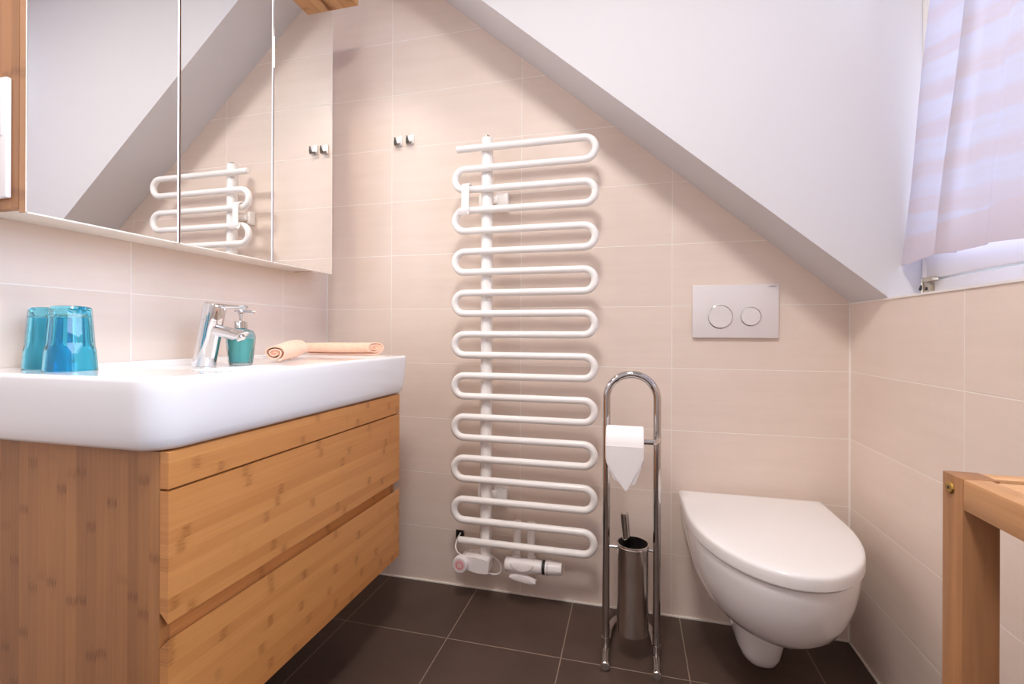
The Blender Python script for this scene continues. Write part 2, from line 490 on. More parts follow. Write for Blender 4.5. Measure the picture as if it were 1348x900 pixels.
# spout
s0 = A0 + fd * (fL * .60); s1p = Vector((.2440, -.664, .9000))
mb = MB()
sdir = (s1p - s0).normalized(); sside = Vector((0, 1, 0)); sup = sside.cross(sdir).normalized()
if sup.z < 0: sup = -sup
rr = []
for t in (0, .35, .7, 1.0):
    c_ = s0 + (s1p - s0) * t
    ring_ = []
    for k in range(32):
        a = 2 * PI * k / 32
        p = c_ + sside * math.cos(a) * .0150 + sup * math.sin(a) * .0140
        if t == 1.0: p = p + sdir * (math.sin(a) * .016)
        ring_.append(p)
    rr.append(ring_)
rr.append([c_ + (p - c_) * .93 + sdir * .0006 for p in rr[-1]])
mb.rings(rr)
sp = mb.build('spout', m_chrome, fau)
e0 = s1p + Vector((-.0015, 0, -.0045))
MB().lathe([(.0095, -.0045), (.0103, -.004), (.0103, .004)], e0, (-.75, 0, 1), 24).build('aerator', m_steel, sp)

# ---------------------------------------------------------------- soap dispenser
SX, SY, SZ = .1765, -.597, basin_z(.1765, -.597) + .0004
soap = thing('soap_dispenser', 'teal glass soap dispenser with a chrome pump behind the tap', 'soap dispenser', (SX, SY, SZ))
def hexr(nf, amt):
    def fn(r, z, a):
        s = 2 * PI / nf; t = (a % s) - s / 2
        return r * (1 + amt * (math.cos(PI / nf) / math.cos(t) - 1))
    return fn
outer = [(.0245, 0), (.0262, .0012), (.0280, .006), (.0300, .022), (.0325, .045), (.0340, .062), (.0342, .072), (.0328, .080), (.0280, .0875), (.0200, .0915), (.0140, .0928), (.0125, .0940), (.0125, .0975)]
inner = [(r - .0028, z) for r, z in reversed(outer[2:-1])]
inner[-1] = (inner[-1][0], .007)
MB().lathe(outer + [(.0102, .0975)] + inner + [(.020, .0055)], (SX, SY, SZ), n=60, rfun=lambda r, z, a: hexr(10, .8 * max(0, min(1, (.07 - z) / .03)))(r, z, a) if r > .0225 else r).build('bottle', m_bottle, soap, smooth=20)
liq = [(.0195, .0062), (.0250, .0076)] + [(r - .0034, z) for r, z in outer[3:6]] + [(.0306, .0675)]
MB().lathe(liq, (SX, SY, SZ), n=40, rfun=lambda r, z, a: r * .965).build('soap', m_soap, soap)
mb = MB()
mb.lathe([(.0142, .0935), (.0150, .0945), (.0150, .1105), (.0138, .1120), (.0060, .1125)], (SX, SY, SZ), n=48, rfun=lambda r, z, a: r * (1 + (.03 if r > .0139 else 0) * math.cos(a * 18)))
mb.build('collar', m_steel, soap)
mb = MB()
mb.lathe([(.0040, .112), (.0040, .126), (.0062, .127), (.0062, .131), (.0092, .134), (.0098, .1395), (.0090, .1412)], (SX, SY, SZ), n=28)
mb.tube([(SX + .002, SY, SZ + .1370), (SX + .028, SY + .010, SZ + .1368), (SX + .034, SY + .012, SZ + .1335)], [.0042, .0034, .0030], 12)
mb.tube([(SX - .002, SY, SZ + .1385), (SX - .014, SY - .006, SZ + .1385)], [.0034, .003], 12)
mb.build('pump', m_chrome, soap)

# ---------------------------------------------------------------- tumblers
def tumbler(loc, label, rot):
    x, y, z = loc
    hh, R0, R1 = .1135, .0372, .0285
    def fac(r, zz, a):
        amt = sst(.034, .046, zz) * (1 - sst(.104, .110, zz))
        s = 2 * PI / 10; t = ((a + rot) % s) - s / 2
        flute = math.cos(PI / 10) / math.cos(t) - 1
        return r * (1 + amt * (1.35 * flute - .012))
    prof = [(R0 - .0004, 0), (R0, .0012)]
    for i in range(1, 22):
        zz = .0012 + (.104 - .0012) * i / 21
        prof.append((R0 + (R1 + .0015 - R0) * zz / .104, zz))
    prof += [(R1 + .0005, .1085), (R1 - .002, .1122), (R1 - .006, hh), (.010, hh)]
    inner = [(R0 - .0028, .0002)]
    for i in range(0, 8):
        zz = .004 + (.094 - .004) * i / 7
        inner.append((R0 - .0032 + (R1 - R0) * zz / .104, zz))
    inner += [(R1 - .009, .0985), (.008, .100)]
    o = MB().lathe(list(reversed(prof)) + inner, (x, y, z), n=80, rfun=lambda r, zz, a: fac(r, zz, a) if r > R1 - .001 and zz < .111 and r > (R0 - .0016 + (R1 - R0) * zz / .104) else r)
    ob = o.build('tumbler', m_cup, None, base=(x, y, z), smooth=18)
    return tag(ob, label, 'drinking glass', 'turquoise glasses on the washbasin')
tumbler((.1885, -.982, .8403), 'turquoise glass tumbler upside down on the washbasin, the nearer and fully visible one', .10)
tumbler((.0910, -.955, .8403), 'turquoise glass tumbler upside down, partly hidden behind the other tumbler', .35)

# ---------------------------------------------------------------- rolled towels
SKEWV = .9
def towel(label, p0, p1, rx, rz, turns, taper=1.0, bulge=0.0, sag=0.0, skew=0.0):
    """a rolled cloth: a spiral band swept from p0 (visible spiral end) to p1"""
    p0, p1 = Vector(p0), Vector(p1)
    ax = (p1 - p0); L = ax.length; ax.normalize()
    side = Vector((0, 0, 1)).cross(ax).normalized()
    upv = ax.cross(side).normalized()
    if upv.z < 0: upv = -upv
    root = thing('rolled_towel', label, 'towel', (p0 + p1) / 2 - Vector((0, 0, rz)), 'peach towels on the washbasin')
    th = .0038
    NT = int(turns * 28)
    def sec(s):
        outp, inn = [], []
        for i in range(NT + 1):
            f = i / NT
            a = f * turns * 2 * PI + .6
            r = .16 + .84 * f
            wob = 1 + .035 * math.sin(3 * a + s * 4)
            for lst, o in ((outp, th), (inn, -th)):
                x = (rx * r * wob + o * .5 - th * .5) * math.cos(a); z = (rz * r * wob + o * .5 - th * .5) * math.sin(a)
                lst.append((x, z))
        return outp, inn
    NL = 16
    mb = MB(); rr = []
    for k in range(NL + 1):
        t = k / NL
        o, i_ = sec(t)
        g = (1 + (taper - 1) * t) * (1 - .05 * math.sin(t * 6.0 + 1) * .5) * (1 + bulge * math.sin(PI * t))
        c = p0 + (p1 - p0) * t + Vector((0, 0, -sag * math.sin(PI * t)))
        ring = [c + side * x * g + upv * z * g + ax * (skew * x * (1 - t) ** 3) for x, z in (o + i_[::-1])]
        rr.append(ring)
    mb.rings(rr)
    mb.build('towel_cloth', m_towel, root, smooth=70)
    # loose inner lap showing in the roll
    mb = MB(); rr = []
    for k in range(5):
        t = .006 + .5 * k / 4
        c = p0 + (p1 - p0) * t
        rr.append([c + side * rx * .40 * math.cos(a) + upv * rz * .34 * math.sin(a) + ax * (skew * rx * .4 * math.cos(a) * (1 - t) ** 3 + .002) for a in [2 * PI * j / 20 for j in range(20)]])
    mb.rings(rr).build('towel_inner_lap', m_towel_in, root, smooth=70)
    return root
towel('peach towel rolled up, spiral end facing the room, just right of the soap dispenser', (.233, -.545, .8545), (.186, -.396, .8670), .0315, .0235, 2.6, 1.06, .06)
towel('peach towel rolled up, lying lengthwise at the far end of the washbasin', (.371, -.273, .8628), (.150, -.306, .8615), .0245, .0222, 2.7, .88, 0, .001, SKEWV)

# ---------------------------------------------------------------- mirror cabinet
MX, MY0, MY1, MZ0, MZ1 = .148, -1.0217, -.1788, 1.1137, 2.0115
cab = thing('mirror_cabinet', 'wall-hung mirror cabinet with three mirrored doors and a bamboo canopy above the washbasin', 'mirror cabinet', (.07, -.60, 1.1137))
MB().box(.001, .1275, MY0, MY0 + .016, 1.1225, MZ1).build('side_panel', m_bam_side_shaded, cab, smooth=0)
MB().box(.001, .1275, MY1 - .016, MY1, 1.1225, MZ1).build('side_panel', m_bam_side_shaded, cab, smooth=0)
mb = MB()
mb.box(.001, .1270, MY0 + .016, MY1 - .016, 1.1225, 1.1385)
mb.box(.001, .1270, MY0 + .016, MY1 - .016, MZ1 - .016, MZ1)
mb.box(.001, .008, MY0 + .016, MY1 - .016, 1.1385, MZ1 - .016)
mb.build('cabinet_body', m_laminate, cab, smooth=0)
ys = [MY0, -.7422, -.4542, MY1]
for i in range(3):
    a, b2 = ys[i] + (.0018 if i else 0), ys[i + 1] - (.0018 if i < 2 else 0)
    d = MB().box(.1290, .1430, a, b2, MZ0, MZ1).build('mirror_door', m_bam_edge, cab, smooth=0)
    bb = b2 - (.0040 if i < 2 else .0)
    MB().box(.1431, MX, a, bb, MZ0, MZ1, .0007, 1).build('mirror_glass', m_mirror, d, smooth=0)
    if i < 2: MB().box(.1431, MX, bb + .0001, b2, MZ0, MZ1).build('glass_edge', m_glass_edge, d, smooth=0)
    MB().box(.1285, .1480, a + .001, b2 - .001, MZ0 - .0022, MZ0 - .0002).build('edge_strip', m_laminate, d, smooth=0)
cn = MB().box(.001, .2475, -1.06, -.1800, 2.0215, 2.0560, .0008, 1).build('canopy', m_bam_board, cab, smooth=0)
MB().box(.001, .125, -1.0, -.20, MZ1, 2.0215).build('canopy_spacer', m_laminate, cab, smooth=0)
m_lamp, nt, b = newmat('warm lamp glass')
b.inputs['Emission Color'].default_value = (1, .80, .58, 1); b.inputs['Emission Strength'].default_value = 4.0
LY = (-.36, -.62, -.88)
for y in LY:
    MB().lathe([(.024, 0), (.024, -.003), (.030, -.004), (.032, -.002), (.032, 0)], (.200, y, 2.0214), n=32).build('downlight_rim', m_chrome, cn)
    MB().lathe([(.0238, -.0003), (.0238, -.0012)], (.200, y, 2.0214), n=32).build('downlight_lens', m_lamp, cn)
mb = MB().box(.028, .1120, MY0 - .009, MY0 - .0002, 1.1385, 1.3465, .003)
sw = mb.build('socket_panel', m_plastic, cab)
MB().box(.036, .104, MY0 - .0105, MY0 - .009, 1.245, 1.338, .001).build('rocker_switch', m_plastic, sw)

# ---------------------------------------------------------------- robe hooks
def robe_hook(x, z, label):
    r = thing('robe_hook', label, 'hook', (x, 0, z - .018), 'small chrome hooks on the back wall')
    MB().box(x - .0145, x + .0145, -.005, -.0003, z - .0175, z + .0175, .0015).build('hook_plate', m_hookplate, r)
    mb = MB()
    prof = [(-.0045, z - .006), (-.010, z - .0155), (-.016, z - .0205), (-.023, z - .0185), (-.028, z - .008), (-.030, z + .006)]
    ws = [.0070, .0075, .0078, .0072, .0052, .0016]
    rr = []
    for (yy, zz), w in zip(prof, ws):
        th = .0016
        rr.append([(x - w, yy, zz), (x + w, yy, zz), (x + w, yy - th, zz - th), (x - w, yy - th, zz - th)])
    mb.rings(rr).build('hook_prong', m_prong, r)
robe_hook(.3055, 1.6245, 'small chrome robe hook on the back wall, the one nearer the mirror cabinet')
robe_hook(.3535, 1.6265, 'small chrome robe hook on the back wall, the one nearer the radiator')

# ---------------------------------------------------------------- towel radiator
rad = thing('towel_radiator', 'tall white serpentine towel radiator mounted on the back wall', 'towel radiator', (.80, -.09, .12))
TY, TR, NT_ = -.100, .0118, 20
ZT, PITCH = 1.5313, (1.5313 - .2112) / 19
xl, xr = .5577 + TR, 1.0512 - TR
rb = PITCH / 2
pts = [(.5785, TY, ZT)]
for i in range(NT_):
    z = ZT - i * PITCH
    if i % 2 == 0:           # rightward run, bend on the right
        for k in range(0, 13):
            a = PI / 2 - PI * k / 12
            pts.append((xr - rb + rb * math.cos(a), TY, z - rb + rb * math.sin(a)))
    elif i < NT_ - 1:
        for k in range(0, 13):
            a = PI / 2 + PI * k / 12
            pts.append((xl + rb + rb * math.cos(a), TY, z - rb + rb * math.sin(a)))
    else:
        pts.append((.5890, TY, z))
MB().tube(pts, TR, 16, round_ends=True).build('heating_coil', m_rad, rad, smooth=60)
CXP, CYP = .6745, -.0725
MB().tube([(CXP, CYP, .160), (CXP, CYP, 1.567)], .0200, 28, round_ends=True).build('manifold_pipe', m_rad, rad)
MB().tube([(CXP, CYP, 1.569), (CXP, CYP, 1.580)], .0085, 16).tube([(CXP - .006, CYP - .004, 1.574), (CXP + .006, CYP - .012, 1.574)], .0035, 8).build('bleed_valve', m_chrome, rad)
for z in (1.372, .353):
    mb = MB()
    mb.box(.690, .7360, -.030, -.0003, z - .026, z + .026, .004)
    mb.box(.630, .648, -.030, -.0003, z - .026, z + .026, .004)
    mb.box(.640, .700, -.040, -.018, z - .012, z + .012, .003)
    mb.tube([(CXP, -.018, z), (CXP, -.060, z)], .010, 16)
    mb.build('wall_bracket', m_rad, rad)
# heating element control at the foot of the pipe
mb = MB()
poly = [(.590, .152), (.612, .166), (.652, .164), (.690, .160), (.6955, .154), (.6955, .116), (.690, .110), (.655, .112), (.612, .118)]
mb.prism(poly, 'Y', -.112, -.055)
bmesh.ops.bevel(mb.bm, geom=mb.bm.edges[:], offset=.003, segments=2, affect='EDGES')
ctl = mb.build('heater_control', m_plastic, rad)
MB().lathe([(.0265, 0), (.0270, .010), (.0262, .020), (.0240, .0225), (.0, .0226)][:-1], (.6000, -.105, .1395), (0, -1, 0), 40).build('control_knob', m_plastic, ctl)
def ring(r0, r1, y, xc, zc, th=.0006):
    return MB().lathe([(r0, 0), (r1, 0), (r1, th), (r0, th), (r0, 0)], (xc, y, zc), (0, -1, 0), 40)
MB().lathe([(.0190, 0), (.0190, .0004)], (.6000, -.1276, .1395), (0, -1, 0), 36).build('dial_face', m_pink, ctl)
rg = MB(); rs = []
for k in range(41):
    a = 2 * PI * k / 40
    rs.append((.6000 + .0112 * math.cos(a), -.1282, .1395 + .0112 * math.sin(a)))
rg.tube(rs, .0011, 8, caps=False).build('dial_ring', m_red, ctl)
cord = [(.5575, .004, .192), (.5565, -.012, .188), (.5585, -.040, .183), (.5640, -.070, .172), (.5760, -.082, .160), (.5870, -.080, .152)]
def catmull(P, n=8):
    P = [Vector(p) for p in P]; P = [P[0] * 2 - P[1]] + P + [P[-1] * 2 - P[-2]]
    out = []
    for i in range(1, len(P) - 2):
        for k in range(n):
            t = k / n; a, b, c_, d = P[i - 1:i + 3]
            out.append(.5 * ((2 * b) + (c_ - a) * t + (2 * a - 5 * b + 4 * c_ - d) * t * t + (3 * b - a - 3 * c_ + d) * t ** 3))
    out.append(P[-2]); return out
MB().tube(catmull(cord), .0028, 10).build('power_cord', m_plastic, rad)
cd = MB().tube(catmull([(.640, -.070, .112), (.668, -.066, .097), (.700, -.062, .090), (.722, -.060, .098), (.724, -.058, .118), (.712, -.056, .136), (.694, -.056, .148)]), .0028, 10)
cd.build('power_cord', m_plastic, rad)
# thermostatic valve
for x in (.7815, .8295):
    mb = MB().tube([(x, -.062, .182), (x, -.062, .2665)], .0135, 20)
    mb.tube([(x, -.062, .2665), (x, -.062, .279)], .0142, 20)
    mb.tube([(x, -.062, .166), (x, -.062, .182)], .0115, 20)
    mb.build('connection_pipe', m_rad, rad)
mb = MB()
mb.lathe([(.0205, 0), (.0225, .003), (.0235, .020), (.0225, .095), (.0215, .118), (.0195, .124)], (.748, -.085, .143), (1, 0, .03), 36)
for x in (.7815, .8295):
    mb.tube([(x, -.070, .150), (x, -.066, .170)], [.0165, .0150], 18)
vb = mb.build('valve_body', m_plastic, rad)
# shield shaped cover on the front and the drooping leaf below
mb = MB(); rr = []
for k in range(13):
    a = k / 12
    x = .768 + .078 * a
    dz = .017 * math.sin(PI * a) ** .7
    rr.append([(x, -.1075, .162), (x, -.1105, .160 - dz * .3), (x, -.1105, .158 - dz * 1.3), (x, -.1060, .156 - dz * 1.5)])
mb.rings(rr, closed=False, cap0=False, cap1=False)
mb.build('valve_cover', m_plastic, vb)
mb = MB(); rr = []
for k in range(17):
    t = k / 16
    x = .766 + .086 * t
    zc = .1115 - .010 * t * t
    hh_ = .0125 * (math.sin(PI * min(1, max(0, t * .96 + .02))) ** .45)
    rr.append([(x, -.094, zc - hh_), (x, -.106, zc - hh_ * .8), (x, -.108, zc), (x, -.106, zc + hh_ * .8), (x, -.094, zc + hh_), (x, -.080, zc)])
mb.rings(rr).build('valve_leaf', m_plastic, vb)
MB().lathe([(.0200, 0), (.0222, .001), (.0222, .008), (.0200, .009)], (.8725, -.085, .1468), (1, 0, .03), 32).build('valve_seal', m_black, rad)
mb = MB()
mb.lathe([(.0200, 0), (.0228, .001), (.0228, .014), (.0218, .018), (.0205, .040), (.0192, .052), (.0180, .0545)], (.8820, -.085, .1471), (1, 0, .03), 48,
         rfun=lambda r, z, a: r * (1 + (.022 * math.cos(a * 8) if z > .03 else 0)))
kn = mb.build('thermostat_head', m_plastic, rad)
mb = MB()
for k in range(9):
    a = -.9 + .22 * k
    yy, zz = -.085 - .0231 * math.cos(a), .1474 + .0231 * math.sin(a)
    mb.box(.8885, .8925 if k % 2 else .8945, yy - .0004, yy + .0004, zz - .0005, zz + .0005)
mb.build('scale_marks', m_print, kn, smooth=0)

# the white clip hanging on the coil
z3, z4 = ZT - 2 * PITCH, ZT - 3 * PITCH
hk = thing('towel_hook', 'white plastic towel hook clipped over the left end of the radiator tubes', 'hook', (.602, -.115, z4 - .02))
mb = MB(); rr = []
prof = [(-.078, z3 + .0145), (-.094, z3 + .0185), (-.108, z3 + .0165), (-.1165, z3 + .008), (-.1175, z3 - .02), (-.1185, z4 + .02), (-.119, z4 - .006)]
for i, (yy, zz) in enumerate(prof):
    w = .0130
    rr.append([(.613 - w, yy, zz), (.613 + w, yy, zz), (.613 + w, yy - .0035, zz + .002), (.613 - w, yy - .0035, zz + .002)])
mb.rings(rr).build('hook_strap', m_plastic, hk)
mb = MB(); rr = []
for k in range(13):
    a = k / 12 * 3.4
    yy = -.1240 - .0125 + .0125 * math.cos(PI + a) * -1
    rr.append((yy, z4 - .008 - .0125 * math.sin(a)))
rings_ = [[(.592, y, z), (.626, y, z), (.626, y - .0001, z - .003), (.592, y - .0001, z - .003)] for y, z in [(-.1190, z4 + .006), (-.1200, z4 - .010), (-.1250, z4 - .018), (-.1330, z4 - .018), (-.1380, z4 - .010), (-.1385, z4 - .002)]]
mb.rings(rings_).build('hook_lip', m_plastic, hk)

# the recessed outlet behind the radiator
ol = thing('cable_outlet', 'small dark cable outlet in the tiles beside the radiator foot', 'outlet', (.5555, 0, .170))
MB().box(.541, .570, -.0025, -.0003, .1705, .2005).build('outlet_recess', m_black, ol, smooth=0)
mb = MB().box(.5395, .5420, -.004, -.0003, .169, .202).box(.569, .5715, -.004, -.0003, .169, .202)
mb.box(.5420, .569, -.004, -.0003, .1995, .202).box(.5420, .569, -.004, -.0003, .169, .1715)
mb.build('outlet_frame', m_steel, ol, smooth=0)

# ---------------------------------------------------------------- flush plate
fp = thing('flush_plate', 'white rectangular flush plate with two round buttons above the toilet', 'flush plate', (1.463, 0, .898))
MB().box(1.3385, 1.5860, -.012, -.0003, .8985, 1.0640, .0018).build('face_plate', m_plate, fp)  # the visible plate itself, carrying the buttons
for x, z, r in ((1.4200, .9640, .0370), (1.5070, .9645, .0300)):
    bt = MB().lathe([(r - .003, 0), (r - .003, .0034), (r - .0038, .0042)], (x, -.0120, z), (0, -1, 0), 48).build('flush_button', m_plate, fp)
    rs = [(x + (r - .0015) * math.cos(2 * PI * k / 48), -.0126, z + (r - .0015) * math.sin(2 * PI * k / 48)) for k in range(49)]
    MB().tube(rs, .0017, 8, caps=False).build('button_ring', m_chrome, bt)
cu = bpy.data.curves.new('lettering', 'FONT'); cu.body = 'GEBERIT'; cu.size = .0062; cu.align_x = 'RIGHT'; cu.extrude = .0001
to = bpy.data.objects.new('lettering_tmp', cu); C.objects.link(to)
bpy.context.view_layer.update()
me = bpy.data.meshes.new_from_object(to); bpy.data.objects.remove(to)
lo = bpy.data.objects.new('lettering', me); C.objects.link(lo); me.materials.append(m_print)
lo.rotation_euler = (PI / 2, 0, 0); lo.parent = fp
lo.location = Vector((1.5795, -.0122, 1.0545)) - Vector(fp['_base'])

# ---------------------------------------------------------------- toilet
TXC = 1.4970
def dshape(w, front, back=0.0, straight=.40, n=28, cx=TXC, power=2.0):
    """plan outline: flat back at y=back, straight sides then an elliptic front"""
    L = front - back                  # negative
    ys_ = back + L * straight
    pts = [(cx - w, back), (cx - w, back + (ys_ - back) * .5)]
    for k in range(n + 1):
        a = PI * k / n
        c_, s_ = math.cos(a), math.sin(a)
        pts.append((cx - w * (abs(c_) ** (2 / power)) * (1 if c_ >= 0 else -1), ys_ + (front - ys_) * (abs(s_) ** (2 / power))))
    pts += [(cx + w, back + (ys_ - back) * .5), (cx + w, back)]
    return pts
wc = thing('toilet', 'white wall-hung toilet with closed lid in the far right corner', 'toilet', (TXC, -.25, .05))
secs = [  # z, half width, front, straight share
    (.180, .048, -.272, .55), (.184, .086, -.344, .50), (.194, .118, -.395, .45), (.212, .144, -.434, .42), (.239, .1635, -.467, .40),
    (.275, .1785, -.492, .39), (.315, .1870, -.507, .385), (.350, .1915, -.515, .38), (.372, .1930, -.518, .38), (.380, .192, -.517, .38), (.3815, .188, -.512, .38)]
mb = MB()
mb.rings([[(x, y, z) for x, y in dshape(w, fr_, -.0005, st)] for z, w, fr_, st in secs])
mb.build('bowl', m_ceramic, wc, smooth=60)
mb = MB()
tr_ = [(.040, .030, -.227), (.041, .040, -.246), (.048, .0475, -.258), (.068, .0535, -.270), (.100, .0575, -.280), (.150, .062, -.300), (.200, .066, -.320)]
mb.rings([[(x, y, z) for x, y in dshape(w, fr_, -.0005, .62, cx=1.4880, power=2.5)] for z, w, fr_ in tr_])
mb.build('trapway', m_ceramic, wc, smooth=60)
mb = MB()
mb.rings([[(x, y, z) for x, y in dshape(w, fr_, -.030, .36)] for z, w, fr_ in ((.3822, .188, -.512), (.3822, .190, -.515), (.3870, .190, -.515), (.3870, .188, -.512))])
mb.build('toilet_seat', m_lid, wc, smooth=40)
mb = MB()
ld = [(.3885, .1955, -.5230, -.034), (.3895, .1985, -.5265, -.031), (.400, .1990, -.5270, -.030), (.4110, .1988, -.5268, -.030), (.4155, .1975, -.5252, -.0312), (.4185, .1945, -.5220, -.034), (.4200, .1890, -.5150, -.039), (.4210, .170, -.490, -.055), (.4215, .12, -.42, -.10)]
mb.rings([[(x, y, z) for x, y in dshape(w, fr_, bk, .335)] for z, w, fr_, bk in ld])
mb.build('toilet_lid', m_lid, wc, smooth=60)
for sx in (-1, 1): MB().lathe([(.010, 0), (.011, .001), (.011, .006), (.009, .007)], (TXC + sx * .075, -.016, .3818), (0, 0, 1), 20).build('lid_hinge', m_chrome, wc)

# ---------------------------------------------------------------- toilet roll stand
SYC = -.230
st = thing('toilet_roll_stand', 'chrome free-standing toilet roll stand with brush canister between radiator and toilet', 'toilet roll stand', (1.1525, SYC, 0))
xa, xb, ra = 1.0835, 1.2215, .069
pts = [(xa, SYC, .012), (xa, SYC, .35)]
for k in range(25):
    a = PI - PI * k / 24
    pts.append((1.1525 + ra * math.cos(a), SYC, .7265 + ra * math.sin(a)))
pts += [(xb, SYC, .35), (xb, SYC, .012)]
MB().tube(pts, .0106, 18).build('arch_tube', m_chrome_d, st, smooth=60)
fp_ = catmull([(1.0850, -.300, .0125), (1.0840, -.230, .0125), (1.0920, -.130, .0125), (1.1160, -.075, .0125), (1.1525, -.062, .0125), (1.1900, -.075, .0125), (1.2140, -.130, .0125), (1.2210, -.230, .0125), (1.2190, -.303, .0125)], 8)
MB().tube(fp_, .0104, 16).build('base_loop', m_chrome_d, st, smooth=60)
for x, y, dx in ((1.0850, -.300, .001), (1.2190, -.303, -.002)):
    mb = MB().lathe([(.0105, 0), (.0122, .001), (.0122, .008), (.0105, .010)], (x, y + .002, .0125), (0, -1, 0), 22)
    mb.build('foot_cap', m_steel, st)
for x in (xa, xb): MB().tube([(x, SYC, .018), (x, SYC, .046)], [.0132, .0120], 18).build('foot_sleeve', m_chrome_d, st)
KX, KR = 1.157, .0435
mb = MB()
kz0, kz1 = .074, .322
mb.lathe([(KR - .003, 0), (KR, .002), (KR, kz1 - kz0 - .010), (KR + .0012, kz1 - kz0 - .009), (KR + .0012, kz1 - kz0 - .006), (KR, kz1 - kz0 - .005), (KR + .0014, kz1 - kz0 - .003), (KR + .0012, kz1 - kz0), (KR - .0025, kz1 - kz0), (KR - .003, kz1 - kz0 - .004), (KR - .003, .006)], (KX, SYC, kz0), n=56)
cb = mb.build('brush_canister', m_steel, st)
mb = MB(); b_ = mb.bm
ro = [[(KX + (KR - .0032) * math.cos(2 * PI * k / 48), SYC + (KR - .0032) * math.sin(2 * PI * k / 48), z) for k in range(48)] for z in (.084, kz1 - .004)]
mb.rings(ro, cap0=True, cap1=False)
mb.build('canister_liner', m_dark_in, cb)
MB().tube([(xa, SYC, .305), (KX - KR, SYC, .305)], .0042, 12).build('canister_arm', m_chrome, st)
MB().tube([(KX + KR, SYC, .305), (xb, SYC, .305)], .0042, 12).build('canister_arm', m_chrome, st)
RY, RZ = -.2920, .6130
mb = MB().tube(catmull([(xb, SYC, RZ + .0080), (xb - .001, SYC - .030, RZ + .0080), (xb - .010, RY + .004, RZ + .0080), (xb - .025, RY, RZ + .0080), (1.150, RY, RZ + .0080), (1.0915, RY, RZ + .0080)], 6), .0072, 14, round_ends=True)
mb.build('roll_arm', m_chrome_d, st)

# toilet paper
tp = thing('toilet_paper_roll', 'white toilet paper roll with a pointed folded end hanging on the stand', 'toilet paper', (1.134, RY, RZ - .05))
rx0, rx1, RR = 1.0860, 1.1835, .0480
mb = MB()
mb.lathe([(.0172, 0), (RR - .002, 0), (RR, .002), (RR, rx1 - rx0 - .002), (RR - .002, rx1 - rx0), (.0172, rx1 - rx0), (.0172, 0)], (rx0, RY, RZ), (1, 0, 0), 56, caps=False)
mb.bm.faces.ensure_lookup_table()
mb.build('paper_roll', m_paper, tp, smooth=40)
mb = MB(); 
rr = [[(x, RY + r * math.cos(2 * PI * k / 32), RZ + r * math.sin(2 * PI * k / 32)) for k in range(32)] for x, r in ((rx0 + .0005, .0171), (rx1 - .0005, .0171), (rx1 - .0005, .0160), (rx0 + .0005, .0160), (rx0 + .0005, .0171))]
mb.rings(rr, cap0=False, cap1=False).build('cardboard_core', m_card, tp)
def sheet(poly, y, curve, name):
    """hanging sheet: (x,z) outline fan with slight curl, 1 mm thick"""
    mb = MB()
    f_ = [[], []]
    for x, z in poly:
        yy = y - curve * math.sin((x - rx0) / (rx1 - rx0) * PI) + .006 * max(0, (RZ - z) / .13)
        f_[0].append((x, yy, z)); f_[1].append((x, yy + .0012, z))
    mb.rings(f_)
    return mb.build(name, m_paper, tp, smooth=30)
yf = RY - RR - .0016
sheet([(rx0 + .0005, RZ + .004), (rx0 + .0005, RZ - .030), (rx0 + .012, RZ - .056), (rx0 + .030, RZ - .084), (rx0 + .051, RZ - .1130), (rx0 + .056, RZ - .1100), (rx0 + .068, RZ - .085), (rx1 - .012, RZ - .054), (rx1 - .0005, RZ - .026), (rx1 - .0005, RZ + .004)], yf - .0014, .0010, 'folded_end')
sheet([(rx0 + .002, RZ + .002), (rx0 + .002, RZ - .040), (rx0 + .020, RZ - .083), (rx0 + .048, RZ - .102), (rx1 - .022, RZ - .094), (rx1 - .006, RZ - .050), (rx1 - .002, RZ + .002)], yf + .0006, .0, 'hanging_sheet')

# toilet brush
tb = thing('toilet_brush', 'toilet brush with a chrome handle standing in the steel canister', 'toilet brush', (1.150, SYC, .09))
h0, h1 = Vector((1.1335, SYC - .004, .404)), Vector((1.150, SYC, .210))
mb = MB()
mb.tube([h1, h1 * .45 + h0 * .55, h0 * .93 + h1 * .07, h0], [.0064, .0108, .0120, .0114], 20)
mb.build('brush_handle', m_chrome_d, tb)
MB().tube([h0, h0 + (h0 - h1).normalized() * .0015], .0075, 16).build('handle_cap', m_steel, tb)
MB().tube([h1, (1.154, SYC, .165)], .004, 10).tube([(1.154, SYC, .090), (1.1555, SYC, .096), (1.155, SYC, .16), (1.154, SYC, .168)], [.024, .030, .030, .020], 20).build('brush_head', m_paper, tb)

# ---------------------------------------------------------------- wooden rack at the right
rk = thing('wooden_rack', 'oiled wooden slatted stand with a brass screw in its leg at the right wall', 'stand', (1.64, -1.12, 0))
LX0, LX1, RY0, RY1, RT = 1.505, 1.772, -1.300, -.936, .750
lt = .0345
for x0 in (LX0, LX1 - lt):
    for y1 in (RY1, RY0 + lt):
        MB().box(x0, x0 + lt, y1 - lt, y1, 0.0005, RT - .0002, .0012).build('leg', m_teak_z_shaded, rk)
for x0 in (LX0 + .0006, LX1 - .0270):
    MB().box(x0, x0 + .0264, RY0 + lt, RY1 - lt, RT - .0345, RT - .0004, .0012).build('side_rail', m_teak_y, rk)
    MB().box(x0 + .004, x0 + .0224, RY0 + lt, RY1 - lt, .235, .262, .0012).build('stretcher', m_teak_y, rk)
for y1 in (RY1 - .004, RY0 + .0264):
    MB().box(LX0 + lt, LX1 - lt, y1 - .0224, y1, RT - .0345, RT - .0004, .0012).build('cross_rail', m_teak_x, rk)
k = 0
yy = RY1 - lt - .006
while yy - .034 > RY0 + lt:
    MB().box(LX0 + .0275, LX1 - .0275, yy - .034, yy, RT - .018, RT - .0006, .0012).build('slat', m_teak_x, rk)
    yy -= .0445
mb = MB()
